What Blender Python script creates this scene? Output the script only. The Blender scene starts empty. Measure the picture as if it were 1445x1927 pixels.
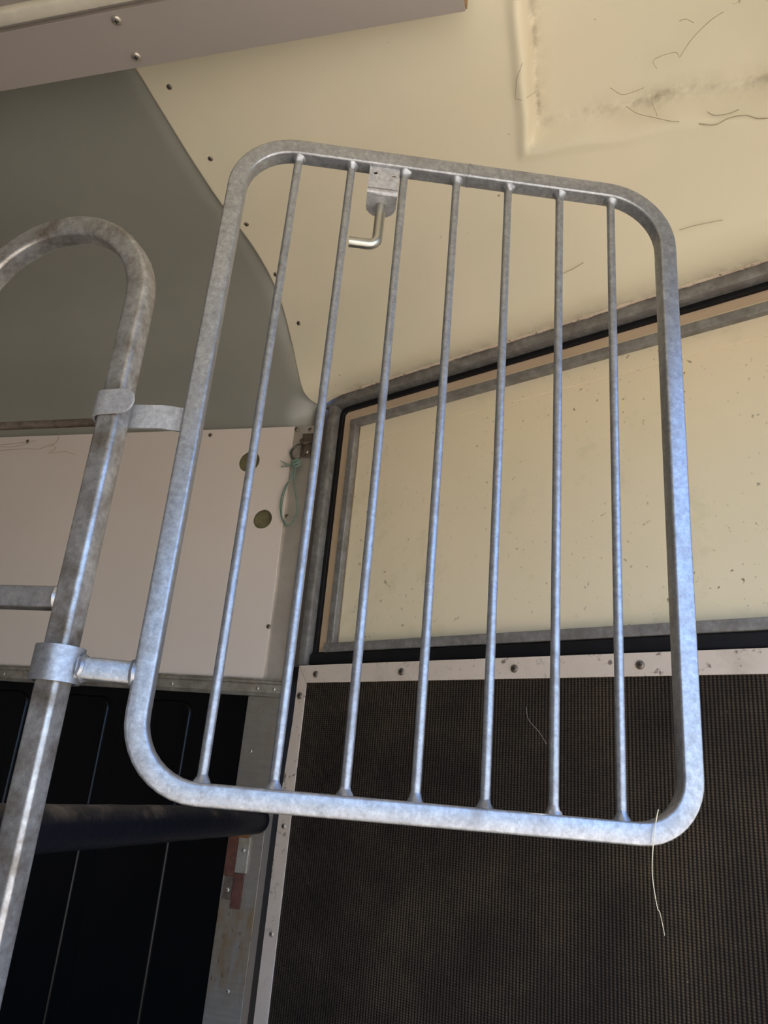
import bpy, bmesh, math, random
from mathutils import Vector, Matrix, noise
random.seed(7)
S = bpy.context.scene
COL = S.collection
V = Vector
PI = math.pi

# ------------------------------------------------------------------ camera
IMG_W, IMG_H, FOC = 1445.0, 1927.0, 1459.0
roll, pitch, yaw = (math.radians(a) for a in (5.171, 19.901, 15.828))
cam_d = bpy.data.cameras.new('camera'); cam = bpy.data.objects.new('camera', cam_d); COL.objects.link(cam)
fw = V((0, math.cos(pitch), math.sin(pitch))); rt = V((1, 0, 0)); up = rt.cross(fw)
r2 = rt*math.cos(roll) + up*math.sin(roll); u2 = up*math.cos(roll) - rt*math.sin(roll)
RZ = Matrix.Rotation(yaw, 3, 'Z'); r2, u2, f2 = RZ@r2, RZ@u2, RZ@fw
cam.matrix_world = Matrix(((r2.x, u2.x, -f2.x, 0), (r2.y, u2.y, -f2.y, 0), (r2.z, u2.z, -f2.z, 1.15), (0, 0, 0, 1)))
cam_d.sensor_fit = 'VERTICAL'; cam_d.sensor_height = 36.0; cam_d.lens = FOC/IMG_H*36.0
cam_d.clip_start = 0.02; cam_d.clip_end = 300
S.camera = cam

# ------------------------------------------------------------------ sky, sun, exposure
S.view_settings.view_transform = 'Standard'; S.view_settings.look = 'None'
S.view_settings.gamma = 1; S.view_settings.use_curve_mapping = False
S.view_settings.exposure = 0.66
world = bpy.data.worlds.new('sky'); S.world = world; world.use_nodes = True
wn = world.node_tree; wn.nodes.clear()
sky = wn.nodes.new('ShaderNodeTexSky'); sky.sky_type = 'NISHITA'; sky.sun_disc = False
sky.sun_elevation = math.radians(48); sky.sun_rotation = math.radians(150)
sky.air_density = 1.0; sky.dust_density = 1.2; sky.ozone_density = 1.0
bg = wn.nodes.new('ShaderNodeBackground'); bg.inputs['Strength'].default_value = 0.25
wo = wn.nodes.new('ShaderNodeOutputWorld')
tint = wn.nodes.new('ShaderNodeMix'); tint.data_type = 'RGBA'; tint.blend_type = 'MULTIPLY'; tint.inputs[0].default_value = 1.0
tint.inputs[7].default_value = (0.55, 0.82, 1.28, 1)
wn.links.new(sky.outputs[0], tint.inputs[6]); wn.links.new(tint.outputs[2], bg.inputs[0]); wn.links.new(bg.outputs[0], wo.inputs[0])
sun_d = bpy.data.lights.new('sun', 'SUN'); sun_d.energy = 22; sun_d.color = (1.0, 0.955, 0.90); sun_d.angle = math.radians(0.6)
sun = bpy.data.objects.new('sun', sun_d); COL.objects.link(sun); sun.location = (3, -6, 8)
sun.rotation_euler = V((-0.52, -0.30, -0.80)).to_track_quat('-Z', 'Y').to_euler()   # travel direction: from the front right, so it falls on the floor inside the side doorway

# ------------------------------------------------------------------ materials
def new_mat(name):
    m = bpy.data.materials.new(name); m.use_nodes = True
    nt = m.node_tree; nt.nodes.clear()
    o = nt.nodes.new('ShaderNodeOutputMaterial'); b = nt.nodes.new('ShaderNodeBsdfPrincipled')
    nt.links.new(b.outputs[0], o.inputs[0])
    return m, nt, b
def node(nt, t, **kw):
    n = nt.nodes.new(t)
    for k, v in kw.items():
        if k in n.inputs: n.inputs[k].default_value = v
        else: setattr(n, k, v)
    return n
def coords(nt, scale=(1, 1, 1)):
    tc = node(nt, 'ShaderNodeTexCoord'); mp = node(nt, 'ShaderNodeMapping'); mp.inputs['Scale'].default_value = scale
    nt.links.new(tc.outputs['Object'], mp.inputs[0]); return mp.outputs[0]
def ramp(nt, fac, stops):
    r = node(nt, 'ShaderNodeValToRGB'); cr = r.color_ramp
    while len(cr.elements) < len(stops): cr.elements.new(0.5)
    for e, (p, c) in zip(cr.elements, stops):
        e.position = p; e.color = (c[0], c[1], c[2], 1) if not isinstance(c, (int, float)) else (c, c, c, 1)
    nt.links.new(fac, r.inputs[0]); return r.outputs[0]
def mix(nt, fac, a, b, mode='MIX'):
    m = node(nt, 'ShaderNodeMix', data_type='RGBA', blend_type=mode)
    for sock, val in ((m.inputs[0], fac), (m.inputs[6], a), (m.inputs[7], b)):
        if isinstance(val, (int, float)): sock.default_value = val
        elif isinstance(val, tuple): sock.default_value = (*val, 1)
        else: nt.links.new(val, sock)
    return m.outputs[2]
def noise_tex(nt, co, scale, detail=4, rough=0.55):
    n = node(nt, 'ShaderNodeTexNoise', Scale=scale, Detail=detail, Roughness=rough); nt.links.new(co, n.inputs['Vector']); return n.outputs[0]
def bump(nt, b, h, strength, dist):
    n = node(nt, 'ShaderNodeBump', Strength=strength, Distance=dist); nt.links.new(h, n.inputs['Height']); nt.links.new(n.outputs[0], b.inputs['Normal'])

def galvanised(name, base, dirt, dirt_lo=0.55, dirt_hi=0.75, rough=(0.34, 0.52), metallic=0.9, scale=90):
    m, nt, b = new_mat(name); co = coords(nt)
    vo = node(nt, 'ShaderNodeTexVoronoi', Scale=scale); nt.links.new(co, vo.inputs['Vector'])
    nf = noise_tex(nt, co, scale*0.85, 6, 0.75)
    sp = ramp(nt, vo.outputs['Color'], [(0.0, tuple(c*0.90 for c in base)), (1.0, tuple(min(1, c*1.05) for c in base))])
    sp = mix(nt, ramp(nt, nf, [(0.50, 0.0), (0.64, 0.75)]), sp, tuple(min(1, c*1.35) for c in base))
    sp = mix(nt, ramp(nt, nf, [(0.33, 0.8), (0.47, 0.0)]), sp, tuple(c*0.62 for c in base))
    n1 = noise_tex(nt, co, 22, 6, 0.65)
    c = mix(nt, ramp(nt, n1, [(dirt_lo, 0.0), (dirt_hi, 1.0)]), sp, dirt)
    n2 = noise_tex(nt, co, 260, 3, 0.7)
    c = mix(nt, ramp(nt, n2, [(0.66, 0.0), (0.74, 0.55)]), c, tuple(d*0.45 for d in dirt))
    nt.links.new(c, b.inputs['Base Color'])
    b.inputs['Metallic'].default_value = metallic
    nt.links.new(ramp(nt, n1, [(0.3, rough[0]), (0.75, rough[1])]), b.inputs['Roughness'])
    bump(nt, b, noise_tex(nt, co, 180, 3, 0.6), 0.10, 0.002)
    return m
def painted(name, base, tint, specks=None, spk=(0.70, 0.74), rough=0.45, blotch=3.0, amount=0.5, dirt_attr=None, stain=None, bumpy=0.06, speck_scale=38):
    m, nt, b = new_mat(name); co = coords(nt)
    n1 = noise_tex(nt, co, blotch, 5, 0.6)
    c = mix(nt, ramp(nt, n1, [(0.38, 0.0), (0.68, amount)]), base, tint)
    if stain:
        n3 = noise_tex(nt, co, 6.5, 6, 0.7)
        c = mix(nt, ramp(nt, n3, [(0.56, 0.0), (0.78, 0.75)]), c, stain)
    if specks:
        n2 = noise_tex(nt, co, speck_scale, 3, 0.55)
        n4 = noise_tex(nt, co, 4.0, 2, 0.5)
        mk = node(nt, 'ShaderNodeMath', operation='MULTIPLY')
        nt.links.new(ramp(nt, n2, [(spk[0], 0.0), (spk[1], 1.0)]), mk.inputs[0]); nt.links.new(ramp(nt, n4, [(0.40, 0.1), (0.60, 0.9)]), mk.inputs[1])
        c = mix(nt, mk.outputs[0], c, specks)
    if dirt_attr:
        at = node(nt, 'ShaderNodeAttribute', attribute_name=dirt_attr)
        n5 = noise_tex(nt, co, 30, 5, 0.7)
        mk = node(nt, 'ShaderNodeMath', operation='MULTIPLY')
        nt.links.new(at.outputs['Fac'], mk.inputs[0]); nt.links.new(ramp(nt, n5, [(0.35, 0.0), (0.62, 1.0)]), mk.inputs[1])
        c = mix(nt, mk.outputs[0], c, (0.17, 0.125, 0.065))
    nt.links.new(c, b.inputs['Base Color']); b.inputs['Roughness'].default_value = rough
    bump(nt, b, noise_tex(nt, co, 14, 4, 0.5), bumpy, 0.01)
    return m
def plain(name, base, rough=0.5, metallic=0.0, vary=0.25, scale=25, b_s=0.05, spec=0.5):
    m, nt, b = new_mat(name); co = coords(nt); n1 = noise_tex(nt, co, scale, 5, 0.6)
    nt.links.new(ramp(nt, n1, [(0.3, tuple(c*(1-vary) for c in base)), (0.7, tuple(min(1, c*(1+vary)) for c in base))]), b.inputs['Base Color'])
    b.inputs['Roughness'].default_value = rough; b.inputs['Metallic'].default_value = metallic; b.inputs['Specular IOR Level'].default_value = spec
    if b_s: bump(nt, b, n1, b_s, 0.004)
    return m

M = {}
M['galv'] = galvanised('galvanised_steel', (0.315, 0.325, 0.335), (0.20, 0.195, 0.19), 0.52, 0.76, (0.30, 0.44), 0.66, 150)
M['galv_strap'] = galvanised('galvanised_flat_bar', (0.40, 0.405, 0.41), (0.26, 0.22, 0.18), 0.58, 0.72, (0.4, 0.55), 0.35, 150)
M['galv_post'] = galvanised('galvanised_steel_dusty', (0.40, 0.395, 0.38), (0.15, 0.12, 0.085), 0.44, 0.72, (0.26, 0.42), 0.65, 130)
M['galv_old'] = galvanised('galvanised_steel_weathered', (0.27, 0.265, 0.25), (0.16, 0.14, 0.12), 0.42, 0.75, (0.5, 0.7), 0.5, 60)
M['zinc'] = plain('bright_zinc', (0.50, 0.50, 0.45), 0.38, 1.0, 0.10, 40, 0.02)
M['cream'] = painted('cream_moulding', (0.735, 0.655, 0.480), (0.67, 0.635, 0.455), (0.20, 0.16, 0.10), (0.735, 0.76), 0.42, 2.2, 0.8, 'dirt', None, 0.10, 42)
M['cream_door'] = painted('cream_door_panel', (0.76, 0.66, 0.465), (0.70, 0.63, 0.43), (0.17, 0.14, 0.07), (0.66, 0.72), 0.42, 2.5, 0.8, None, (0.52, 0.50, 0.30), 0.06, 80)
M['cream_edge'] = painted('cream_door_edge', (0.66, 0.50, 0.33), (0.55, 0.42, 0.28), (0.15, 0.11, 0.07), (0.70, 0.75), 0.5, 6, 0.6)
M['grey_nose'] = plain('grey_moulding', (0.230, 0.225, 0.188), 0.33, 0.0, 0.05, 3, 0.02)
M['white_panel'] = painted('white_laminate', (0.62, 0.545, 0.475), (0.59, 0.52, 0.455), (0.16, 0.12, 0.08), (0.765, 0.785), 0.36, 2.0, 0.7, None, None, 0.0, 34)
M['taupe'] = painted('taupe_board', (0.31, 0.272, 0.240), (0.29, 0.262, 0.235), (0.10, 0.08, 0.06), (0.75, 0.78), 0.5, 3.0, 0.7, None, None, 0.0, 40)
M['taupe_light'] = plain('pale_edge_strip', (0.50, 0.46, 0.37), 0.5, 0.0, 0.10, 20)
M['raw_wood'] = plain('raw_plywood', (0.26, 0.17, 0.08), 0.8, 0.0, 0.35, 60)
M['alu'] = plain('brushed_aluminium', (0.66, 0.62, 0.56), 0.42, 0.9, 0.10, 12, 0.03)
M['alu_dull'] = galvanised('stained_aluminium', (0.44, 0.42, 0.36), (0.25, 0.20, 0.13), 0.46, 0.74, (0.35, 0.6), 0.8, 14)
def make_stained():
    m, nt, b = new_mat('water_stained_aluminium'); co = coords(nt, (3.0, 1.0, 1.0)); co2 = coords(nt, (6, 1, 40))
    tc = node(nt, 'ShaderNodeTexCoord'); sp = node(nt, 'ShaderNodeSeparateXYZ'); nt.links.new(tc.outputs['Object'], sp.inputs[0])
    band = ramp(nt, sp.outputs['Z'], [(0.66, 0.0), (0.74, 1.0), (0.86, 1.0), (0.93, 0.25)])           # dried tide marks below the bracket
    n1 = noise_tex(nt, co, 9, 6, 0.65); n2 = noise_tex(nt, co2, 3, 4, 0.6)
    mk = node(nt, 'ShaderNodeMath', operation='MULTIPLY'); nt.links.new(band, mk.inputs[0]); nt.links.new(ramp(nt, n1, [(0.40, 0.0), (0.62, 0.9)]), mk.inputs[1])
    c = mix(nt, ramp(nt, n2, [(0.35, 0.0), (0.7, 0.6)]), (0.40, 0.375, 0.33), (0.30, 0.29, 0.25))
    c = mix(nt, mk.outputs[0], c, (0.33, 0.23, 0.12))
    n3 = noise_tex(nt, co, 30, 4, 0.7); mk2 = node(nt, 'ShaderNodeMath', operation='MULTIPLY'); nt.links.new(band, mk2.inputs[0]); nt.links.new(ramp(nt, n3, [(0.60, 0.0), (0.68, 0.8)]), mk2.inputs[1])
    c = mix(nt, mk2.outputs[0], c, (0.15, 0.07, 0.03))
    nt.links.new(c, b.inputs['Base Color']); b.inputs['Metallic'].default_value = 0.8; b.inputs['Roughness'].default_value = 0.38
    return m
M['alu_stained'] = make_stained()
M['trim_paint'] = painted('dirty_aluminium_trim', (0.62, 0.53, 0.44), (0.55, 0.47, 0.37), (0.13, 0.10, 0.08), (0.60, 0.68), 0.42, 12, 0.7, None, (0.34, 0.28, 0.21), 0.05, 60)
M['black_plastic'] = plain('black_plastic', (0.0015, 0.0015, 0.0018), 0.26, 0.0, 0.3, 30, 0.02, 0.22)
M['black_rubber'] = plain('black_rubber', (0.007, 0.007, 0.008), 0.5, 0.0, 0.3, 30, 0.05, 0.25)
M['screw'] = plain('dull_screw', (0.20, 0.165, 0.13), 0.45, 0.7, 0.35, 300, 0.0)
M['screw_light'] = plain('zinc_screw', (0.52, 0.48, 0.40), 0.4, 0.8, 0.25, 300, 0.0)
M['dark'] = plain('dark_recess', (0.02, 0.016, 0.012), 0.8, 0, 0.2, 100, 0)
M['olive'] = plain('olive_backing', (0.12, 0.105, 0.05), 0.5, 0, 0.35, 40)
M['rust'] = plain('red_rust', (0.085, 0.030, 0.018), 0.8, 0.1, 0.5, 50, 0.2)
M['rust_orange'] = plain('orange_rust', (0.19, 0.085, 0.028), 0.8, 0.1, 0.4, 60, 0.2)
M['rust_dark'] = plain('brown_rust', (0.10, 0.075, 0.055), 0.7, 0.4, 0.5, 90, 0.3)
M['twine'] = plain('green_twine', (0.135, 0.20, 0.155), 0.8, 0, 0.25, 200, 0.2)
M['straw'] = plain('pale_straw', (0.75, 0.66, 0.45), 0.6, 0, 0.15, 100, 0)
M['web'] = plain('dusty_cobweb', (0.40, 0.33, 0.23), 0.9, 0, 0.2, 100, 0)
M['web_pale'] = plain('pale_hair', (0.42, 0.38, 0.33), 0.8, 0, 0.2, 100, 0)
M['hair'] = plain('dark_horse_hair', (0.05, 0.04, 0.03), 0.6, 0, 0.2, 100, 0)
M['floor'] = plain('floor_matting', (0.20, 0.175, 0.145), 0.8, 0, 0.3, 20, 0.1)
M['side'] = plain('side_wall_laminate', (0.15, 0.13, 0.11), 0.5, 0, 0.06, 4, 0)
M['rear'] = plain('rear_wall_laminate', (0.15, 0.135, 0.115), 0.5, 0, 0.06, 4, 0)
M['ground'] = plain('dry_yard', (0.35, 0.315, 0.27), 0.9, 0, 0.25, 2, 0.1)

def make_bar_pad():
    m, nt, b = new_mat('padded_bar_cover'); co = coords(nt)
    n1 = noise_tex(nt, co, 14, 6, 0.7)
    geo = node(nt, 'ShaderNodeNewGeometry'); sep = node(nt, 'ShaderNodeSeparateXYZ'); nt.links.new(geo.outputs['Normal'], sep.inputs[0])
    mk = node(nt, 'ShaderNodeMath', operation='MULTIPLY'); nt.links.new(ramp(nt, sep.outputs['Z'], [(0.3, 0.0), (0.95, 1.0)]), mk.inputs[0]); nt.links.new(ramp(nt, n1, [(0.52, 0.0), (0.66, 0.8)]), mk.inputs[1])
    c = mix(nt, mk.outputs[0], (0.004, 0.005, 0.009), (0.15, 0.115, 0.08))     # dust lying on the top of the pad
    n2 = noise_tex(nt, co, 120, 4, 0.7); c = mix(nt, ramp(nt, n2, [(0.66, 0.0), (0.74, 0.35)]), c, (0.16, 0.14, 0.12))
    nt.links.new(c, b.inputs['Base Color']); b.inputs['Roughness'].default_value = 0.45; b.inputs['Specular IOR Level'].default_value = 0.25
    bump(nt, b, noise_tex(nt, co, 60, 4, 0.6), 0.25, 0.004); return m
M['bar_pad'] = make_bar_pad()
A23 = math.radians(23.63)
def make_mat_rubber():
    m, nt, b = new_mat('ribbed_rubber_mat')
    tc = node(nt, 'ShaderNodeTexCoord'); mp = node(nt, 'ShaderNodeMapping'); mp.inputs['Rotation'].default_value = (0, 0, A23)
    nt.links.new(tc.outputs['Object'], mp.inputs[0]); co = mp.outputs[0]
    sx = node(nt, 'ShaderNodeSeparateXYZ'); nt.links.new(co, sx.inputs[0])
    def wave(sock, pitch_m):
        mu = node(nt, 'ShaderNodeMath', operation='MULTIPLY'); nt.links.new(sock, mu.inputs[0]); mu.inputs[1].default_value = 2*PI/pitch_m
        s = node(nt, 'ShaderNodeMath', operation='SINE'); nt.links.new(mu.outputs[0], s.inputs[0])
        a = node(nt, 'ShaderNodeMath', operation='MULTIPLY_ADD'); nt.links.new(s.outputs[0], a.inputs[0]); a.inputs[1].default_value = 0.5; a.inputs[2].default_value = 0.5
        return a.outputs[0]
    wx, wz = wave(sx.outputs['X'], 0.0070), wave(sx.outputs['Z'], 0.0046)
    mm = node(nt, 'ShaderNodeMath', operation='MULTIPLY'); nt.links.new(wx, mm.inputs[0]); nt.links.new(wz, mm.inputs[1])
    mm2 = node(nt, 'ShaderNodeMath', operation='MULTIPLY_ADD'); nt.links.new(wx, mm2.inputs[0]); mm2.inputs[1].default_value = 0.35; nt.links.new(mm.outputs[0], mm2.inputs[2])
    n1 = noise_tex(nt, co, 2.4, 8, 0.72)
    c = ramp(nt, n1, [(0.32, (0.020, 0.016, 0.012)), (0.52, (0.066, 0.048, 0.031)), (0.72, (0.135, 0.098, 0.056))])
    c = mix(nt, ramp(nt, mm2.outputs[0], [(0.10, 0.9), (0.75, 0.0)]), c, (0.005, 0.0045, 0.004))    # darker in the grooves of the rib pattern
    n2 = noise_tex(nt, co, 55, 3, 0.6); c = mix(nt, ramp(nt, n2, [(0.75, 0.0), (0.79, 0.7)]), c, (0.22, 0.17, 0.09))
    nt.links.new(c, b.inputs['Base Color']); b.inputs['Roughness'].default_value = 0.85; b.inputs['Specular IOR Level'].default_value = 0.15
    bump(nt, b, mm2.outputs[0], 0.6, 0.003); return m
M['mat'] = make_mat_rubber()

# ------------------------------------------------------------------ mesh helpers
WLOC = {}
def wloc(o): return WLOC.get(o.name, V((0, 0, 0)))
def mesh_from(bm, name):
    bmesh.ops.recalc_face_normals(bm, faces=bm.faces[:]) if bm.faces else None
    me = bpy.data.meshes.new(name); bm.to_mesh(me); bm.free(); return me
def obj(name, bm, mat, parent=None, smooth=True, label=None):
    """bm holds world coordinates; the object's origin is its parent's, or the middle of its own base"""
    vs = [v.co for v in bm.verts]
    if parent is None:
        lo = V((min(v.x for v in vs), min(v.y for v in vs), min(v.z for v in vs))); hi = V((max(v.x for v in vs), max(v.y for v in vs), max(v.z for v in vs)))
        org = V(((lo.x+hi.x)/2, (lo.y+hi.y)/2, lo.z))
    else: org = wloc(parent).copy()
    for v in bm.verts: v.co -= org
    me = mesh_from(bm, name)
    for m in (mat if isinstance(mat, (list, tuple)) else [mat]): me.materials.append(M[m])
    if smooth:
        for p in me.polygons: p.use_smooth = True
        try: me.set_sharp_from_angle(angle=math.radians(38))
        except Exception: pass
    o = bpy.data.objects.new(name, me); COL.objects.link(o)
    if parent is None: o.location = org
    else: o.parent = parent
    WLOC[o.name] = org
    if label: o['label'] = label
    return o
def inst(name, me, mat4, parent):
    o = bpy.data.objects.new(name, me); COL.objects.link(o); o.parent = parent
    o.matrix_basis = Matrix.Translation(-wloc(parent)) @ mat4; return o
def thing(name, loc, label, cat, group=None):
    o = bpy.data.objects.new(name, None); COL.objects.link(o); o.location = loc; WLOC[o.name] = V(loc); o.empty_display_size = 0.05
    return tag(o, label, cat, group)
def tag(o, label, cat, group=None):
    o['label'] = label; o['category'] = cat
    if group: o['group'] = group
    return o
def struct(o, label=None):
    o['kind'] = 'structure'
    if label: o['label'] = label
    return o
def frame_mat(org, ex, ey, ez):
    return Matrix(((ex.x, ey.x, ez.x, org.x), (ex.y, ey.y, ez.y, org.y), (ex.z, ey.z, ez.z, org.z), (0, 0, 0, 1)))
def add_box(bm, lo, hi, X=None, bev=0.0, seg=2):
    """box lo..hi in local axes, mapped by matrix X"""
    X = X or Matrix.Identity(4)
    t = bmesh.new(); bmesh.ops.create_cube(t, size=1)
    lo, hi = V(lo), V(hi)
    for v in t.verts: v.co = V(((lo[i]+hi[i])/2 + v.co[i]*(hi[i]-lo[i]) for i in range(3)))
    if bev: bmesh.ops.bevel(t, geom=t.edges[:], offset=bev, segments=seg, profile=0.5, affect='EDGES')
    for v in t.verts: v.co = X @ v.co
    merge(bm, t)
def merge(bm, t):
    mp = {v: bm.verts.new(v.co) for v in t.verts}
    for f in t.faces:
        try: nf = bm.faces.new([mp[v] for v in f.verts]); nf.material_index = f.material_index
        except ValueError: pass
    t.free()
def B(lo, hi, X=None, bev=0.0, seg=2):
    bm = bmesh.new(); add_box(bm, lo, hi, X, bev, seg); return bm
def rsq(w, h, r, n=4):
    """rounded rectangle section"""
    pts = []
    for cx, cy, a0 in ((w/2-r, h/2-r, 0), (-w/2+r, h/2-r, 90), (-w/2+r, -h/2+r, 180), (w/2-r, -h/2+r, 270)):
        for k in range(n+1):
            a = math.radians(a0 + 90*k/n); pts.append((cx+r*math.cos(a), cy+r*math.sin(a)))
    return pts
def circ(r, n=14): return [(r*math.cos(2*PI*k/n), r*math.sin(2*PI*k/n)) for k in range(n)]
def sweep(bm, path, sec, nrm=None, closed=False, radii=None, cap=True):
    """section swept along a path; nrm = normal of a flat path, else the frame is carried along"""
    P = [V(p) for p in path]; n = len(P); rings = []; side = None
    for i in range(n):
        if closed: T = P[(i+1) % n]-P[i-1]
        else: T = P[min(i+1, n-1)]-P[max(i-1, 0)]
        T.normalize()
        if nrm is not None: b = V(nrm).normalized(); s = b.cross(T).normalized()
        else:
            if side is None: side = T.orthogonal().normalized()
            s = (side - T*side.dot(T)); s = s.normalized() if s.length > 1e-6 else T.orthogonal().normalized(); side = s; b = T.cross(s)
        k = radii[i] if radii else 1.0
        if nrm is not None and 0 < i < n-1 or closed:     # keep the width at corners
            a = P[i]-P[i-1]; c = P[(i+1) % n]-P[i]
            cs = max(0.3, math.cos(a.angle(c)/2)) if a.length > 1e-9 and c.length > 1e-9 else 1
        else: cs = 1
        rings.append([bm.verts.new(P[i] + s*(q[0]*k/cs) + b*(q[1]*k)) for q in sec])
    m = len(sec)
    for i in range(n if closed else n-1):
        A, C = rings[i], rings[(i+1) % n]
        for j in range(m): bm.faces.new((A[j], A[(j+1) % m], C[(j+1) % m], C[j]))
    if cap and not closed: bm.faces.new(rings[0][::-1]); bm.faces.new(rings[-1])
def lathe(bm, prof, X=None, n=14, mi=0):
    """(r, h) profile about local z, mapped by X"""
    X = X or Matrix.Identity(4); rings = []
    for r, h in prof:
        if r < 1e-7: rings.append([bm.verts.new(X @ V((0, 0, h)))])
        else: rings.append([bm.verts.new(X @ V((r*math.cos(2*PI*k/n), r*math.sin(2*PI*k/n), h))) for k in range(n)])
    for a, c in zip(rings, rings[1:]):
        for k in range(n):
            q = [a[k % len(a)], a[(k+1) % len(a)], c[(k+1) % len(c)], c[k % len(c)]]
            u = []
            for v in q:
                if v not in u: u.append(v)
            if len(u) > 2: f = bm.faces.new(u); f.material_index = mi
def z_to(d):
    d = V(d).normalized(); x = d.orthogonal().normalized(); return Matrix((x, d.cross(x), d)).transposed().to_4x4()
def catmull(pts, sub=8):
    P = [V(p) for p in pts]; out = []
    for i in range(len(P)-1):
        a, b, c, d = P[max(i-1, 0)], P[i], P[i+1], P[min(i+2, len(P)-1)]
        for k in range(sub):
            t = k/sub; out.append(0.5*((2*b)+(c-a)*t+(2*a-5*b+4*c-d)*t*t+(3*b-a-3*c+d)*t**3))
    out.append(P[-1]); return out
def flat_shape(outline, holes, X, depth):
    """solid plate with holes: outline and holes in local xy, thickness along local z"""
    cu = bpy.data.curves.new('tmp', 'CURVE'); cu.dimensions = '2D'; cu.fill_mode = 'BOTH'; cu.extrude = depth/2
    for poly in [outline]+holes:
        sp = cu.splines.new('POLY'); sp.points.add(len(poly)-1); sp.use_cyclic_u = True
        for p, q in zip(sp.points, poly): p.co = (q[0], q[1], 0, 1)
    o = bpy.data.objects.new('tmp', cu); COL.objects.link(o)
    dg = bpy.context.evaluated_depsgraph_get(); me = bpy.data.meshes.new_from_object(o.evaluated_get(dg))
    bm = bmesh.new(); bm.from_mesh(me); bmesh.ops.remove_doubles(bm, verts=bm.verts[:], dist=1e-6)
    for v in bm.verts: v.co = X @ v.co
    bpy.data.objects.remove(o); bpy.data.curves.remove(cu); bpy.data.meshes.remove(me); return bm
def screw_mesh(name, r, mat, proud=0.45, n=14):
    bm = bmesh.new()
    lathe(bm, [(r*1.0, -0.001), (r, r*0.10), (r*0.86, r*proud*0.72), (r*0.5, r*proud*0.97), (0, r*proud)], None, n)
    for a in (0, PI/2):
        t = bmesh.new(); bmesh.ops.create_cube(t, size=1)
        for v in t.verts: v.co = Matrix.Rotation(a+0.5, 3, 'Z') @ V((v.co.x*r*0.95, v.co.y*r*0.20, v.co.z*r*0.16 + r*proud))
        for f in t.faces: f.material_index = 1
        merge(bm, t)
    me = mesh_from(bm, name); me.materials.append(M[mat]); me.materials.append(M['dark'])
    for p in me.polygons: p.use_smooth = p.material_index == 0
    return me
SCREW_D = screw_mesh('screw_dark', 0.0062, 'screw'); SCREW_L = screw_mesh('screw_light', 0.0062, 'screw_light')
SCREW_S = screw_mesh('screw_small', 0.0048, 'screw_light'); SCREW_B = screw_mesh('screw_big', 0.0085, 'screw')
def screw(me, pos, nrm, parent, name='screw'): return inst(name, me, Matrix.Translation(V(pos)) @ z_to(nrm), parent)

# ------------------------------------------------------------------ planes of the place
KX, KY = -0.77, 1.90                                   # vertical corner between front wall and door wall
DR = V((math.cos(A23), -math.sin(A23), 0)); NR = V((-math.sin(A23), -math.cos(A23), 0))
UP = V((0, 0, 1))
XR = frame_mat(V((KX, KY, 0)), DR, NR, UP)             # door wall: x along wall, y inward, z up
def pr(t, z, d=0.0): return V((KX, KY, 0)) + DR*t + NR*d + UP*z
GA = math.radians(19.36); DG = V((math.cos(GA), math.sin(GA), 0)); NG = V((math.sin(GA), -math.cos(GA), 0)); G0 = V((-0.202, 0.928, 0))
def pg(s, z, d=0.0): return G0 + DG*s + NG*d + UP*z
PROF = [(.006, 2.212), (.03, 2.213), (.06, 2.218), (.085, 2.228), (.108, 2.245), (.154, 2.297), (.216, 2.372), (.267, 2.415), (.323, 2.445), (.401, 2.468), (.525, 2.486),
        (.625, 2.509), (.707, 2.533), (.784, 2.557), (.846, 2.576), (1.0, 2.610), (1.3, 2.640), (2.2, 2.655), (3.9, 2.655)]
def refine(prof, sub):
    return [(p.x, p.y) for p in catmull([V((a, b, 0)) for a, b in prof], sub)]

# ------------------------------------------------------------------ structure
# front wall: flat lower part that rolls over into the roof
SEAM = 0.209
def front_wall():
    prof = [(0.0, 0.0), (0.0, 0.7), (0.0, 1.4), (0.0, 2.0), (0.0, 2.10), (0.006, 2.15), (0.018, 2.180), (0.036, 2.207), (0.060, 2.232), (0.090, 2.257), (0.125, 2.283)] + [(d, z) for d, z in refine(PROF, 4) if d > 0.16]
    bm = bmesh.new(); rows = []; NU = 14
    for d, z in prof:
        u0 = -0.035 + SEAM*d - (0.0 if d < 0.06 else 0.02)
        u0 = -0.004 if d < 0.03 else u0
        rows.append([bm.verts.new((KX-(u0+(1.6-u0)*k/NU), KY-d+0.002, z+0.010*min(1, d/0.2))) for k in range(NU+1)])
    for a, b in zip(rows, rows[1:]):
        for k in range(NU): bm.faces.new((a[k], a[k+1], b[k+1], b[k]))
    o = struct(obj('wall_front', bm, 'grey_nose'), 'grey moulded front wall rolling over into the roof')
    sm = o.modifiers.new('thick', 'SOLIDIFY'); sm.thickness = 0.004; sm.offset = 1
    return o
W_FRONT = front_wall()

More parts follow.
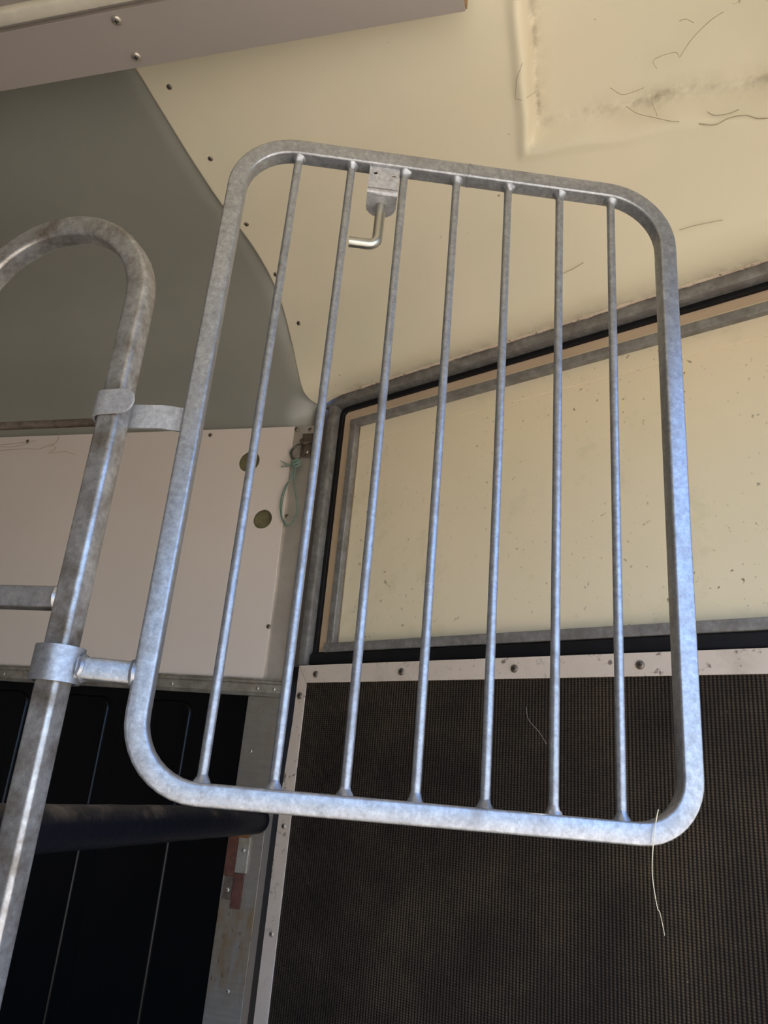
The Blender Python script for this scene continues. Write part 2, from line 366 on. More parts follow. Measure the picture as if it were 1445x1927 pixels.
def ceiling():
    prof = refine(PROF, 9); bm = bmesh.new(); rows = []; lay = bm.verts.layers.float.new('dirt')
    NT = 340
    X0, XS = -0.108, 0.012
    for d, z in prof:
        t0 = SEAM*d; t1 = (1.33+0.40*d)/0.916
        if d < 0.075: t0 += (0.075-d)*0.10 + 0.02*max(0, (0.05-d)/0.05)**2
        row = []
        for k in range(NT+1):
            t = t0 + (t1-t0)*k/NT; p = pr(t, z, d)
            # shallow moulded recess in the roof, its edges following the trailer's axes
            ey = 1.262 - 0.20*(p.x-X0) + 0.006*noise.noise(V((p.x*9, 1, 0)))
            a = (p.x-X0-0.006*noise.noise(V((p.y*9, 0, 3))))/XS; b = (ey-p.y)/XS; q = min(a, b)
            f = max(0.0, min(1.0, q*0.5+0.5)); f = f*f*(3-2*f)
            p.z += 0.036*f - 0.006*math.exp(-((q+1.4)/1.0)**2)
            if d < 0.16: p.z -= 0.022*max(0.0, 1-(t-t0)/0.16)**2*min(1, (0.16-d)/0.08)
            v = bm.verts.new(p)
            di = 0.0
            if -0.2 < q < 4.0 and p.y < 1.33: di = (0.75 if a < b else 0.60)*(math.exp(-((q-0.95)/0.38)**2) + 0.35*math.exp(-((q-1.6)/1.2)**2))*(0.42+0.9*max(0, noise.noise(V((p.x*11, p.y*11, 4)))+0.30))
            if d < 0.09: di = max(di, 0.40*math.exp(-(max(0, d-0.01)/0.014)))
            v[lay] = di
            row.append(v)
        rows.append(row)
    for a, b in zip(rows, rows[1:]):
        for k in range(NT): bm.faces.new((a[k], a[k+1], b[k+1], b[k]))
    o = struct(obj('ceiling', bm, 'cream'), 'cream moulded roof lining with a shallow rectangular recess')
    sm = o.modifiers.new('thick', 'SOLIDIFY'); sm.thickness = 0.007; sm.offset = 1
    return o
CEIL = ceiling()
def surf(d, inset):
    """point on the cream lining near its left edge, and the inward normal there"""
    pp = refine(PROF, 5); i = min(range(1, len(pp)-1), key=lambda j: abs(pp[j][0]-d))
    (d0, z0), (d1, z1) = pp[i-1], pp[i+1]; n2 = V((z1-z0, -(d1-d0))).normalized()
    z = pp[i][1]; nr = NR*n2.x + UP*n2.y
    return pr(SEAM*pp[i][0]+inset, z, pp[i][0]), nr
for d, ins in ((0.092, 0.037), (0.187, 0.042), (0.296, 0.021), (0.443, 0.028), (0.619, 0.051), (0.788, 0.056)):
    p, n = surf(d, ins); screw(SCREW_D, p, n, CEIL)
p, n = surf(0.050, 0.10); screw(SCREW_D, p, n, CEIL)

# lumpy sealant along the lower edge of the lining
bm = bmesh.new(); pth = []; rr = []
for k in range(150):
    t = 0.035+1.37*k/149; pth.append(pr(t, 2.2145+0.0022*noise.noise(V((t*40, 0, 0)))+0.0015*noise.noise(V((t*130, 5, 0))), 0.003)); rr.append(1+0.45*noise.noise(V((t*60, 9, 0))))
sweep(bm, pth, circ(0.0055, 8), NR, radii=rr)
M['sealant'] = painted('dirty_sealant', (0.62, 0.51, 0.39), (0.50, 0.39, 0.28), (0.10, 0.07, 0.04), (0.58, 0.66), 0.7, 18, 0.8, None, (0.25, 0.18, 0.10), 0.3, 90)
obj('sealant_bead', bm, 'sealant', CEIL)

# wall above and beside the door opening, closed outside shell of the trailer
bm = bmesh.new()
add_box(bm, (0.0, -0.060, 2.19), (1.47, -0.030, 2.40), XR); add_box(bm, (-0.15, -0.11, 0), (0.09, -0.061, 2.45), XR); add_box(bm, (0.0, -0.060, 0), (0.045, -0.030, 2.19), XR); add_box(bm, (1.36, -0.060, 0), (1.47, -0.030, 2.19), XR)
W_RIGHT = struct(obj('wall_right', bm, 'side'), 'angled wall around the groom door')
pe = pr(1.45, 0)
bm = bmesh.new()                                        # side wall behind the camera's right with the open side-ramp doorway
add_box(bm, (pe.x, 1.15, 0), (pe.x+0.04, pe.y, 2.75)); add_box(bm, (pe.x, -1.7, 2.08), (pe.x+0.04, 1.15, 2.75)); add_box(bm, (pe.x, -2.0, 0), (pe.x+0.04, -1.7, 2.75)); add_box(bm, (pe.x, -1.7, 0), (pe.x+0.04, 1.15, 0.25))
struct(obj('wall_side', bm, 'side'), 'side wall with open ramp doorway')
struct(obj('wall_left', B((-2.40, -2.0, 0), (-2.36, 1.95, 2.75)), 'side'), 'plain far side wall')
bm = bmesh.new(); add_box(bm, (-2.4, -2.04, 0), (-0.35, -2.0, 2.75)); add_box(bm, (-0.35, -2.04, 2.08), (0.6, -2.0, 2.75))
struct(obj('wall_rear', bm, 'rear'), 'rear wall with a narrow open doorway')
struct(obj('floor', B((-2.4, -2.04, -0.05), (0.62, 1.95, 0.0)), 'floor'), 'dusty straw-covered floor')
struct(obj('ground', B((-40, -40, -0.5), (40, 40, -0.45)), 'ground'), 'dry yard outside')

# ---- linings on the front wall
XF = frame_mat(V((0, KY, 0)), V((1, 0, 0)), V((0, 0, 1)), V((0, -1, 0)))    # x right, y up, z toward the room
def hole(cx, cy, r, n=28): return [(cx+r*math.cos(2*PI*k/n), cy+r*math.sin(2*PI*k/n)) for k in range(n)]
bmp = flat_shape([(-2.3, 1.385), (-0.818, 1.385), (-0.826, 2.126), (-2.3, 2.126)], [hole(-0.953, 2.019, 0.0325), hole(-0.885, 1.841, 0.0285)], XF @ Matrix.Translation((0, 0, 0.010)), 0.008)
PANEL = obj('white_panel', bmp, 'white_panel', W_FRONT, False)
bm = bmesh.new()
for cx, cy, r in ((-0.953, 2.019, 0.0325), (-0.885, 1.841, 0.0285)):
    lathe(bm, [(r+0.004, 0.0), (r+0.004, 0.0025), (r*0.6, 0.0035), (0, 0.004)], XF @ Matrix.Translation((cx, cy, 0)), 24)
obj('hole_backing', bm, 'olive', PANEL)
for x in (-2.06, -1.734, -1.411, -1.092): screw(SCREW_D, (x, KY-0.014, 2.108), (0, -1, 0), PANEL)
# aluminium joint rail
sec = [(1.357, 0), (1.357, .012), (1.363, .016), (1.366, .012), (1.386, .012), (1.389, .017), (1.394, .017), (1.397, .012), (1.401, .012), (1.401, 0)]
bm = bmesh.new(); rows = [[bm.verts.new((x, KY-h-0.010, z)) for z, h in sec] for x in (-2.3, -0.762)]
for k in range(len(sec)): bm.faces.new((rows[0][k], rows[0][(k+1) % len(sec)], rows[1][(k+1) % len(sec)], rows[1][k]))
for r in rows: bm.faces.new(r)
RAIL = obj('joint_rail', bm, 'alu_dull', W_FRONT, False)
for x in (-2.0, -1.60, -1.071, -0.826, -0.781): screw(SCREW_S, (x, KY-0.022, 1.376), (0, -1, 0), RAIL)
# black moulded kick panel with raised fields
KICK = obj('kick_panel', B((-2.3, KY-0.008, 0.02), (-0.83, KY-0.001, 1.372)), 'black_plastic', W_FRONT, False)
def rounded_outline(x0, x1, y0, y1, r, n=6):
    return [(x, y) for cx, cy, a0 in ((x1-r, y1-r, 0), (x0+r, y1-r, 90), (x0+r, y0+r, 180), (x1-r, y0+r, 270)) for k in range(n+1) for x, y in ((cx+r*math.cos(math.radians(a0+90*k/n)), cy+r*math.sin(math.radians(a0+90*k/n))),)]
for x0, x1 in ((-2.26, -1.99), (-1.95, -1.73), (-1.69, -1.507), (-1.465, -1.250), (-1.208, -1.005)):
    bm = bmesh.new(); rings = []
    for ins, h, in ((0, 0.007), (0.0022, 0.0110), (0.0040, 0.0132), (0.0060, 0.0142), (0.009, 0.0146)):
        rings.append([bm.verts.new((x, KY-h, z)) for x, z in rounded_outline(x0+ins, x1-ins, 0.10+ins, 1.335-ins, 0.032-ins)])
    for a, b in zip(rings, rings[1:]):
        for k in range(len(a)): bm.faces.new((a[k], a[(k+1) % len(a)], b[(k+1) % len(a)], b[k]))
    bm.faces.new(rings[-1]); obj('raised_field', bm, 'black_plastic', KICK)
# aluminium corner strip above and below the rail
CORN = obj('corner_strip', B((-0.834, KY-0.0065, 1.401), (-0.762, KY-0.002, 2.132), None, 0.0008, 1), 'alu', W_FRONT, False)
bm = bmesh.new(); add_box(bm, (-0.852, KY-0.0125, 0.02), (-0.760, KY-0.0085, 1.357), None, 0.0008, 1)
CORN2 = obj('corner_strip', bm, 'alu_stained', W_FRONT, False)
for x, z in ((-0.819, 2.117), (-0.780, 2.119), (-0.816, 1.852), (-0.822, 1.538)): screw(SCREW_D, (x, KY-0.0065 if x > -0.8165 else KY-0.0145, z), (0, -1, 0), CORN)
for x, z in ((-0.825, 1.222), (-0.80, 0.70)): screw(SCREW_S, (x, KY-0.0125, z), (0, -1, 0), CORN2)
screw(SCREW_D, (-0.784, KY-0.010, 2.185), (0, -1, 0.2), W_FRONT)
# upright that closes the corner
bm = bmesh.new(); add_box(bm, (-0.763, KY-0.022, 1.401), (-0.754, KY+0.03, 2.200), None, 0.002, 1)
obj('corner_upright', bm, 'galv_old', W_FRONT, False)

# ---- galvanised outer frame of the groom doorway
T1 = struct(obj('trim_1', B((0.030, -0.034, 2.183), (1.42, 0.0, 2.213), XR, 0.003), 'galv_old'), 'galvanised steel frame bar above the groom door')
T2 = struct(obj('trim_2', B((0.047, -0.034, 1.440), (0.072, 0.0, 2.184), XR, 0.003), 'galv_old'), 'galvanised steel upright left of the groom door')

# ---- upper door leaf
PD = -0.036                                             # face of the door panel, set back from the wall
bm = B((0.080, PD-0.02, 1.455), (1.40, PD, 2.200), XR)
DOOR = struct(obj('door_1', bm, 'cream_edge', None, False), 'cream upper groom door with galvanised bracing frame')
bm = bmesh.new(); add_box(bm, (0.150, PD, 1.50), (1.40, PD+0.0030, 2.145), XR); obj('door_panel', bm, 'cream_door', DOOR, False)
bm = bmesh.new(); add_box(bm, (0.150, PD+0.0030, 2.062), (1.40, PD+0.0055, 2.125), XR, 0.001, 1); obj('panel_fold', bm, 'cream_door', DOOR, False)
def tube_bar(name, a, b, nrm, w, mat, parent, r=0.003):
    bm = bmesh.new(); sweep(bm, [a, b], rsq(w, w, r), nrm); return obj(name, bm, mat, parent)
BC = PD + 0.0135
tube_bar('brace_bar', pr(0.126, 2.119, BC), pr(1.40, 2.119, BC), NR, 0.021, 'galv_old', DOOR)
tube_bar('brace_bar', pr(0.1375, 2.110, BC), pr(0.1375, 1.495, BC), NR, 0.021, 'galv_old', DOOR)
tube_bar('brace_bar', pr(0.121, 1.484, BC), pr(1.40, 1.484, BC), NR, 0.023, 'galv_old', DOOR)
tube_bar('brace_bar', pr(1.388, 2.110, BC), pr(1.388, 1.495, BC), NR, 0.021, 'galv_old', DOOR)
bm = bmesh.new()                                        # rubber seal round the leaf
path = [pr(0.078, 1.46, -0.030), pr(0.078, 2.156, -0.030)] + [pr(0.098-0.020*math.cos(a), 2.156+0.020*math.sin(a), -0.030) for a in (0.4, 0.8, 1.2)] + [pr(0.098, 2.176, -0.030), pr(1.40, 2.176, -0.030)]
sweep(bm, path, rsq(0.014, 0.012, 0.003), NR); obj('seal', bm, 'black_rubber', DOOR)
bm = B((0.076, -0.045, 1.441), (1.40, -0.010, 1.470), XR, 0.005); obj('sill_seal', bm, 'black_rubber', DOOR)
bm = B((0.076, -0.030, 1.470), (1.40, -0.018, 1.475), XR, 0.001); obj('seal_lip', bm, 'black_rubber', DOOR)

# ---- lower door with ribbed rubber mat
bm = B((0.050, -0.035, 0.03), (1.40, -0.004, 1.438), XR)
LOW = struct(obj('door_2', bm, 'black_rubber', None, False), 'lower groom door covered with ribbed rubber matting')
obj('rubber_mat', B((0.085, -0.004, 0.03), (1.40, 0.002, 1.400), XR), 'mat', LOW, False)
def strip(poly, h0, h1, name, mat, parent):
    bm = bmesh.new(); a = [bm.verts.new(pr(t, z, h0)) for t, z in poly]; b = [bm.verts.new(pr(t, z, h1)) for t, z in poly]
    bm.faces.new(a); bm.faces.new(b[::-1])
    for k in range(len(poly)): bm.faces.new((a[k], a[(k+1) % len(poly)], b[(k+1) % len(poly)], b[k]))
    return obj(name, bm, mat, parent, False)
TOPT = strip([(0.0615, 1.4375), (1.40, 1.4375), (1.40, 1.394), (0.0925, 1.394)], -0.004, 0.0055, 'top_trim', 'trim_paint', LOW)
SIDT = strip([(0.0600, 1.4365), (0.0910, 1.3930), (0.0935, 0.60), (0.095, 0.03), (0.052, 0.03), (0.052, 1.15), (0.0600, 1.30)], -0.004, 0.0050, 'side_trim', 'trim_paint', LOW)
strip([(0.006, 1.44), (0.046, 1.44), (0.046, 0.03), (0.006, 0.03)], -0.030, -0.022, 'gap_shade_strip', 'black_rubber', LOW)  # shade of the open gap beside the trim, put in as a black strip
for t in (0.121, 0.387, 0.677, 0.940, 1.22): screw(SCREW_B, pr(t, 1.4145, 0.0055), NR, TOPT)
for t, z in ((0.074, 1.362), (0.073, 1.058), (0.075, 0.830), (0.075, 0.55)): screw(SCREW_B if z > 1.2 else SCREW_L, pr(t, z, 0.005), NR, SIDT)

# ------------------------------------------------------------------ head gate
gate = thing('head_gate', pg(0, 1.117), 'galvanised barred head gate with rounded corners hung on the hooped post', 'gate')
SL, SR_, ZB, ZT = -0.3205, 0.3350, 1.1315, 2.0585       # centre line of the square tube
def corner(cx, cz, r, a0, a1, n=10):
    return [pg(cx+r*math.cos(math.radians(a0+(a1-a0)*k/n)), cz+r*math.sin(math.radians(a0+(a1-a0)*k/n))) for k in range(n+1)]
rTL, rTR, rBR, rBL = 0.082, 0.092, 0.066, 0.082
loop = corner(SL+rBL, ZB+rBL, rBL, 180, 270) + corner(SR_-rBR, ZB+rBR, rBR, 270, 360) + corner(SR_-rTR, ZT-rTR, rTR, 0, 90) + corner(SL+rTL, ZT-rTL, rTL, 90, 180)
bm = bmesh.new(); sweep(bm, loop, rsq(0.0255, 0.0255, 0.0035), NG, closed=True)
obj('frame', bm, 'galv', gate)
ss = [-0.237+0.0812*k for k in range(7)]
for k, s in enumerate(ss):
    bm = bmesh.new(); sweep(bm, [pg(s, ZB+0.012), pg(s, (ZB+ZT)/2), pg(s, ZT-0.012)], circ(0.0060, 16))
    bar = obj('bar', bm, 'galv', gate)
    for z, sg in ((ZB+0.0125, 1), (ZT-0.0125, -1)):
        bm = bmesh.new(); lathe(bm, [(0.0110, -0.001*sg), (0.0095, 0.0025*sg), (0.0072, 0.006*sg), (0.0059, 0.010*sg)], Matrix.Translation(pg(s, z)), 12)
        for v in bm.verts: v.co += (v.co-pg(s, z)).normalized()*0.0016*noise.noise(v.co*160)
        obj('weld', bm, 'galv', bar)
bm = bmesh.new()
sweep(bm, [pg(0.0225, ZT), pg(0.0265, ZT)], rsq(0.0272, 0.0272, 0.005), NG)
obj('joint_weld', bm, 'galv', gate)
# latch: plate under the top rail, rounded tab bent back, cranked pin through it
bm = flat_shape([(-0.023, 0.0), (0.023, 0.0), (0.023, 0.042), (-0.023, 0.042)], [hole(-0.0135, 0.030, 0.0032, 12), hole(0.0145, 0.027, 0.0032, 12)],
                frame_mat(pg(-0.105, 2.004, 0.004), DG, UP, NG), 0.004)
LP = obj('latch_bracket', bm, 'galv_strap', gate, False)
XT = frame_mat(pg(-0.105, 1.998, 0.004), DG, -NG, UP)
tab = [(-0.023, 0.0), (-0.023, 0.028)] + [(-0.023+0.023*(1-math.cos(a)), 0.028+0.022*math.sin(a)) for a in (0.35, 0.7, 1.05, 1.4)] + [(0.023-0.023*(1-math.cos(a)), 0.028+0.022*math.sin(a)) for a in (1.4, 1.05, 0.7, 0.35)] + [(0.023, 0.028), (0.023, 0.0)]
obj('tab', flat_shape(tab, [hole(0, 0.024, 0.0078, 20)], XT, 0.004), 'galv_strap', LP, False)
bm = bmesh.new(); sweep(bm, [pg(-0.105+q*0.023, 2.004, 0.004) for q in (-1, 1)], [(0.002, 0.002), (-0.004, 0.002), (-0.008, -0.002), (-0.008, -0.006), (-0.004, -0.006), (-0.004, -0.003), (0.002, -0.002)], NG); obj('fold', bm, 'galv_strap', LP)
pc = -0.020
pin = [pg(-0.105, 2.046, pc), pg(-0.105, 1.99, pc), pg(-0.105, 1.945, pc)] + [pg(-0.105-0.013*(1-math.cos(a)), 1.935-0.013*math.sin(a), pc) for a in (0, .4, .8, 1.2, 1.57)] + [pg(-0.130, 1.922, pc), pg(-0.147, 1.922, pc)]
bm = bmesh.new(); sweep(bm, pin, circ(0.0078, 18), NG); obj('latch_pin', bm, 'zinc', gate)
# hinges
PX, PY = -0.600, 0.787
HC = 0.030
def ring_strap(path2, z, h, th, name, parent, mat='galv', round_end=None):
    """flat strap standing on edge that follows a plan path"""
    pts = path2; bm = bmesh.new(); L = [0.0]
    for a, b in zip(pts, pts[1:]): L.append(L[-1]+math.hypot(b[0]-a[0], b[1]-a[1]))
    rows = []
    for i, (x, y) in enumerate(pts):
        a, b = pts[max(i-1, 0)], pts[min(i+1, len(pts)-1)]; tx, ty = b[0]-a[0], b[1]-a[1]; l = math.hypot(tx, ty); nx, ny = -ty/l, tx/l
        hh = h/2
        if round_end:
            e = round_end - (L[-1]-L[i])
            if e > 0: hh = max(0.002, h/2*math.sqrt(max(0.0, 1-(e/round_end)**2)))
        rows.append([bm.verts.new((x+nx*o, y+ny*o, z+q)) for o, q in ((th/2, hh), (-th/2, hh), (-th/2, -hh), (th/2, -hh))])
    for a, b in zip(rows, rows[1:]):
        for k in range(4): bm.faces.new((a[k], a[(k+1) % 4], b[(k+1) % 4], b[k]))
    bm.faces.new(rows[0]); bm.faces.new(rows[-1][::-1])
    return obj(name, bm, mat, parent)
gl = pg(SL-0.0128, 0, -0.002)
# upper strap: from the gate's side, behind the post, round its left side, ending in a rounded tab in front
up_path = [(gl.x+0.004, gl.y), (gl.x-0.006, gl.y+0.004), (gl.x-0.030, PY+0.026), (PX+0.012, PY+0.0215), (PX-0.004, PY+0.0215)]
up_path += [(PX-0.004+0.0215*math.cos(a), PY+0.0215*math.sin(a)) for a in [PI/2+PI*k/10 for k in range(1, 10)]]
fx = [-0.002, 0.006, 0.014, 0.022, 0.029, 0.033, 0.036, 0.0382, 0.0398, 0.0406]
up_path += [(PX+f, PY-0.0215-0.02*max(0, f-0.006)) for f in fx]
ring_strap(up_path, 1.592, 0.034, 0.0036, 'hinge_strap', gate, 'galv_strap', 0.0165)
# lower sleeve and arm
bm = bmesh.new()
lathe(bm, [(0.0245, -0.0205), (0.0245, 0.0205), (0.0285, 0.0205), (0.0285, -0.0205), (0.0245, -0.0205)], Matrix.Translation((PX, PY, 1.2585)), 32)
obj('hinge_sleeve', bm, 'galv', gate)
a = V((PX+0.020, PY+0.004, 1.2570)); b = pg(SL-0.010, 1.2570, 0.0)
bm = bmesh.new(); sweep(bm, [a, b], rsq(0.022, 0.026, 0.004), UP)
ARM = obj('hinge_arm', bm, 'galv', gate)
for q, e in ((a+(b-a).normalized()*0.010, 1), (b-(b-a).normalized()*0.004, -1)):
    bm = bmesh.new(); path = [q+UP*(0.013*math.cos(2*PI*k/12))+NG*(0.0125*math.sin(2*PI*k/12)) for k in range(12)]
    for p in path: p += (b-a).normalized()*0.003*noise.noise(p*200)
    sweep(bm, path, circ(0.0042, 6), (b-a).normalized(), closed=True); obj('weld', bm, 'galv', ARM)

# ------------------------------------------------------------------ hooped post
post = thing('hooped_post', (PX-0.14, PY, 0), 'dusty galvanised hooped post carrying the head gate', 'post')
HZ = 1.755; HR = 0.142
path = [V((PX, PY, 0.0)), V((PX, PY, 0.9)), V((PX, PY, 1.4))] + [V((PX-HR+HR*math.cos(t), PY, HZ+HR*math.sin(t))) for t in [PI*k/24 for k in range(25)]] + [V((PX-2*HR, PY, 1.4)), V((PX-2*HR, PY, 0.9)), V((PX-2*HR, PY, 0.0))]
bm = bmesh.new(); sweep(bm, path, rsq(0.0320, 0.0320, 0.0065, 5), (0, -1, 0)); obj('hoop_tube', bm, 'galv_post', post)
bm = bmesh.new(); sweep(bm, [V((PX-0.015, PY, 1.337)), V((PX-2*HR+0.015, PY, 1.337))], rsq(0.026, 0.026, 0.003), (0, -1, 0)); CR = obj('cross_rail', bm, 'galv_post', post)
bm = bmesh.new(); pth = [V((PX-0.0165, PY+0.0135*math.cos(2*PI*k/12), 1.337+0.0145*math.sin(2*PI*k/12))) for k in range(12)]
sweep(bm, pth, circ(0.004, 6), (1, 0, 0), closed=True); obj('weld', bm, 'galv_post', CR)
bm = bmesh.new(); sweep(bm, [V((PX+0.004, PY+0.0220, 1.586)), V((PX-2*HR, PY+0.022, 1.586))], circ(0.0058, 14), (0, 0, 1)); obj('rear_rod', bm, 'rust_dark', post)

# ------------------------------------------------------------------ padded bar
bm = bmesh.new(); A, Bp = V((-0.772, 1.858, 1.066)), V((-0.680, 0.50, 1.068)); n = 40
pth = [A.lerp(Bp, k/n) for k in range(n+1)]
rad = [1.0+0.03*noise.noise(V((k*0.5, 3, 1))) for k in range(n+1)]
end = [A+(A-Bp).normalized()*q for q in (0.012, 0.008, 0.003)]
sweep(bm, end+pth, circ(0.0315, 24), None, radii=[0.62, 0.85, 0.96]+rad)
bar = tag(obj('padded_bar', bm, 'bar_pad'), 'black padded breast bar running from the corner to behind the hooped post', 'bar')
# its rusty bracket on the corner strip
brk = thing('bar_bracket', (-0.82, KY-0.013, 0.90), 'rusty bracket plates below the end of the padded bar', 'bracket')
yb = KY-0.0125
obj('back_plate', B((-0.850, yb-0.003, 0.935), (-0.822, yb, 1.060), None, 0.0008, 1), 'rust', brk, False)
obj('hook_plate', B((-0.822, yb-0.006, 0.945), (-0.792, yb, 1.026), None, 0.001, 1), 'alu_dull', brk, False)
obj('orange_plate', B((-0.826, yb-0.007, 1.022), (-0.797, yb, 1.062), None, 0.001, 1), 'rust_orange', brk, False)
obj('lower_plate', B((-0.846, yb-0.0022, 0.885), (-0.822, yb, 0.935), None, 0.0005, 1), 'rust_dark', brk, False)
obj('lower_plate', B((-0.822, yb-0.005, 0.868), (-0.797, yb, 0.943), None, 0.001, 1), 'rust', brk, False)
RIV = screw_mesh('rivet', 0.0058, 'screw_light', 0.6)
inst('rivet', RIV, Matrix.Translation((-0.834, yb-0.0022, 0.906)) @ z_to((0, -1, 0)), brk)
inst('rivet', RIV, Matrix.Translation((-0.806, yb-0.0060, 0.995)) @ z_to((0, -1, 0)), brk)

# ------------------------------------------------------------------ roof beam box
beam = thing('roof_beam', (-1.2, 0.88, 2.44), 'taupe boxed beam screwed across the roof above the hooped post', 'beam')
obj('soffit_board', B((-2.34, 0.836, 2.44), (-0.2045, 0.9515, 2.452), None, 0.0008, 1), 'taupe', beam, False)
obj('box_body', B((-2.34, 0.830, 2.452), (-0.2065, 0.9500, 2.66)), 'taupe', beam, False)
obj('edge_strip', B((-2.34, 0.795, 2.431), (-0.2045, 0.8205, 2.452), None, 0.004), 'taupe_light', beam)
obj('end_cap', B((-0.2065, 0.840, 2.441), (-0.2010, 0.9490, 2.52), None, 0.0005, 1), 'raw_wood', beam, False)
for x, y in ((-0.835, 0.853), (-0.839, 0.928), (-1.60, 0.853), (-1.60, 0.928)): inst('screw', SCREW_L, Matrix.Translation((x, y, 2.44)) @ z_to((0, 0, -1)) @ Matrix.Scale(1.55, 4), beam)

# ------------------------------------------------------------------ tie ring and baler twine
ring = thing('tie_ring', (-0.785, KY-0.008, 2.03), 'small rusty tie ring bracket at the top of the corner strip', 'tie ring')
ty = KY-0.0065
obj('base_plate', B((-0.800, ty-0.004, 2.030), (-0.766, ty, 2.105), None, 0.0015), 'rust_dark', ring)
bm = bmesh.new(); sweep(bm, catmull([V((-0.798, ty-0.002, 2.085)), V((-0.795, ty-0.020, 2.075)), V((-0.783, ty-0.028, 2.062)), V((-0.771, ty-0.020, 2.070)), V((-0.769, ty-0.002, 2.080))]), circ(0.0045, 10)); obj('staple', bm, 'rust_dark', ring)
bm = bmesh.new(); c = V((-0.800, ty-0.018, 2.040)); sweep(bm, [c+V((0.020*math.cos(2*PI*k/20), 0.006*math.sin(2*PI*k/20), 0.026*math.sin(2*PI*k/20))) for k in range(20)], circ(0.0030, 8), (0, -1, 0.2), closed=True); obj('ring', bm, 'rust_dark', ring)
inst('rivet', RIV, Matrix.Translation((-0.780, ty-0.004, 2.046)) @ z_to((0, -1, 0)), ring)
tw = thing('twine_loop', (-0.80, KY-0.02, 1.82), 'green baler twine loop with frayed knot tied to the ring', 'twine')
yt = ty-0.016
def cord(name, pts, r, mat, parent, sub=6, n=6):
    bm = bmesh.new(); sweep(bm, catmull(pts, sub), circ(r, n)); return obj(name, bm, mat, parent)
cord('loop', [V((-0.802, yt, 2.003)), V((-0.812, yt, 1.960)), V((-0.829, yt, 1.925)), V((-0.833, yt, 1.880)), V((-0.823, yt, 1.840)), V((-0.806, yt, 1.818)), V((-0.789, yt, 1.828)), V((-0.781, yt, 1.860)), V((-0.788, yt, 1.900)), V((-0.800, yt-0.002, 1.945)), V((-0.803, yt-0.002, 1.980)), V((-0.799, yt-0.002, 2.003))], 0.0022, 'twine', tw)
cord('inner_strand', [V((-0.806, yt-0.003, 2.000)), V((-0.815, yt-0.003, 1.950)), V((-0.826, yt-0.003, 1.905)), V((-0.824, yt-0.003, 1.850)), V((-0.808, yt-0.003, 1.822))], 0.0014, 'twine', tw)
cord('knot', [V((-0.815, yt-0.002, 2.000)), V((-0.800, yt-0.008, 2.010)), V((-0.790, yt-0.004, 2.000)), V((-0.802, yt-0.008, 1.992)), V((-0.813, yt-0.006, 2.005)), V((-0.798, yt-0.010, 2.013)), V((-0.790, yt-0.008, 2.006)), V((-0.806, yt-0.011, 1.997))], 0.0032, 'twine', tw)
cord('tail', [V((-0.806, yt, 2.008)), V((-0.820, yt, 2.022)), V((-0.826, yt, 2.042)), V((-0.815, yt, 2.055)), V((-0.800, yt, 2.052))], 0.0018, 'twine', tw)
for k in range(9):
    e = V((-0.838-0.012*random.random(), yt-0.004-0.01*random.random(), 1.990+0.028*random.random()))
    cord('frayed_end', [V((-0.808, yt-0.004, 2.002)), V((-0.822, yt-0.006, 2.0+0.008*random.uniform(-1, 1))), e], 0.0007, 'twine', tw, 4, 4)

# ------------------------------------------------------------------ straw, hairs and cobwebs
st = catmull([pg(0.288, 1.160, 0.0150), pg(0.284, 1.146, 0.0165), pg(0.280, 1.120, 0.0160), pg(0.279, 1.090, 0.014), pg(0.283, 1.058, 0.015), pg(0.286, 1.052, 0.015), pg(0.291, 1.030, 0.014)], 6)
bm = bmesh.new(); sweep(bm, st, circ(0.0006, 5), radii=[1.0-0.5*k/len(st) for k in range(len(st))]); tag(obj('straw', bm, 'straw'), 'single pale straw strand hanging from the gate bottom rail', 'straw')
def strands(name, lines, r, mat, label, cat, group=None):
    bm = bmesh.new()
    for L in lines: sweep(bm, catmull(L, 6), circ(r, 4))
    return tag(obj(name, bm, mat), label, cat, group)
def fr(x, z, d=0.018): return V((x, KY-d, z))
strands('cobweb', [[fr(-1.86, 2.095), fr(-1.78, 2.100), fr(-1.70, 2.108)], [fr(-1.86, 2.075), fr(-1.74, 2.080), fr(-1.68, 2.078), fr(-1.64, 2.092), fr(-1.62, 2.078), fr(-1.64, 2.062), fr(-1.58, 2.066), fr(-1.54, 2.052)], [fr(-1.62, 2.135), fr(-1.62, 2.105), fr(-1.64, 2.085)], [fr(-1.90, 2.11), fr(-1.80, 2.088), fr(-1.72, 2.100)]], 0.0006, 'web', 'tangled dark cobweb strands on the white panel', 'cobweb')

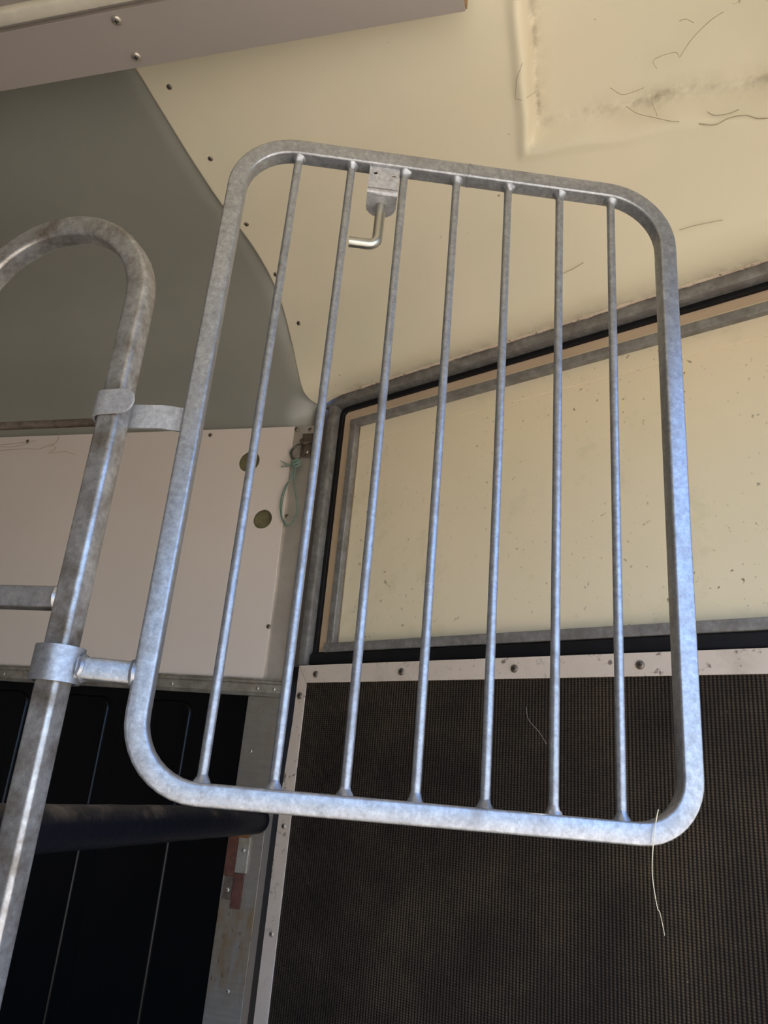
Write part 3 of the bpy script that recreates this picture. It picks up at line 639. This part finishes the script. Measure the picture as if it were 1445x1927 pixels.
CW = 'dusty cobweb strand'
hair = [(-0.1186, 1.0967, 2.473), (-0.1323, 1.1291, 2.4695), (-0.1388, 1.1684, 2.4648), (-0.1245, 1.1732, 2.4633), (-0.0915, 1.1712, 2.4841)]
bm = bmesh.new(); sweep(bm, [V(p) for p in hair], circ(0.00035, 4)); tag(obj('horse_hair', bm, 'hair'), 'thin dark hair bent over the left edge of the roof recess', 'hair')
strands('cobweb', [[V(p) for p in L] for L in (
    [(0.1263, 1.1465, 2.4646), (0.1189, 1.1322, 2.4694), (0.136, 1.1232, 2.4697), (0.1577, 1.1201, 2.468), (0.1639, 1.1287, 2.4651), (0.1696, 1.12, 2.4666), (0.1837, 1.0979, 2.4707), (0.2091, 1.0723, 2.4745), (0.2307, 1.059, 2.4755)],
    [(0.1589, 1.0687, 2.4816), (0.1692, 1.0661, 2.481), (0.183, 1.073, 2.4776)])], 0.0006, 'web', 'long dusty cobweb strand high in the roof recess', 'cobweb')
strands('cobweb', [[V(p) for p in L] for L in (
    [(0.0429, 1.1755, 2.467), (0.0648, 1.1878, 2.4589), (0.089, 1.1822, 2.4562), (0.1051, 1.1762, 2.4557)],
    [(0.1208, 1.1843, 2.4483), (0.1206, 1.1988, 2.4413), (0.1298, 1.2056, 2.412)],
    [(0.0732, 1.2066, 2.4478), (0.0943, 1.2067, 2.4251), (0.1281, 1.2091, 2.4107), (0.1539, 1.2114, 2.4006), (0.1689, 1.2107, 2.396)])], 0.0006, 'web', 'curled dusty cobweb at the lower edge of the roof recess', 'cobweb')
strands('cobweb', [[V(p) for p in L] for L in (
    [(0.2033, 1.2106, 2.3845), (0.2306, 1.2095, 2.3759), (0.2539, 1.1983, 2.3768), (0.2798, 1.1924, 2.3724), (0.3, 1.1942, 2.363), (0.3168, 1.1911, 2.358)],
    [(0.2156, 1.193, 2.3937), (0.2295, 1.1969, 2.3862), (0.2516, 1.1928, 2.3818), (0.2685, 1.1857, 2.3813)])], 0.0008, 'web', 'wavy brown cobweb cord along the recess edge at far right', 'cobweb')
strands('cobweb', [[V(p) for p in [(0.1761, 1.3473, 2.2553), (0.2065, 1.3356, 2.2535), (0.2526, 1.3205, 2.2477)]]], 0.0006, 'web', 'short cobweb strand on the cream lining right of the gate corner', 'cobweb')
strands('cobweb', [[V(p) for p in [(-0.0552, 1.4515, 2.2529), (-0.03, 1.439, 2.2548), (-0.0098, 1.4266, 2.2583)]]], 0.0007, 'web', 'short dusty smear strand between the two rightmost gate bars', 'cobweb')
strands('cobweb', [[pr(t, z, 0.004) for t, z in ((0.705, 1.338), (0.709, 1.317), (0.718, 1.305), (0.735, 1.289), (0.751, 1.267))]], 0.00035, 'web_pale', 'pale forked hair stuck on the ribbed rubber mat', 'hair')
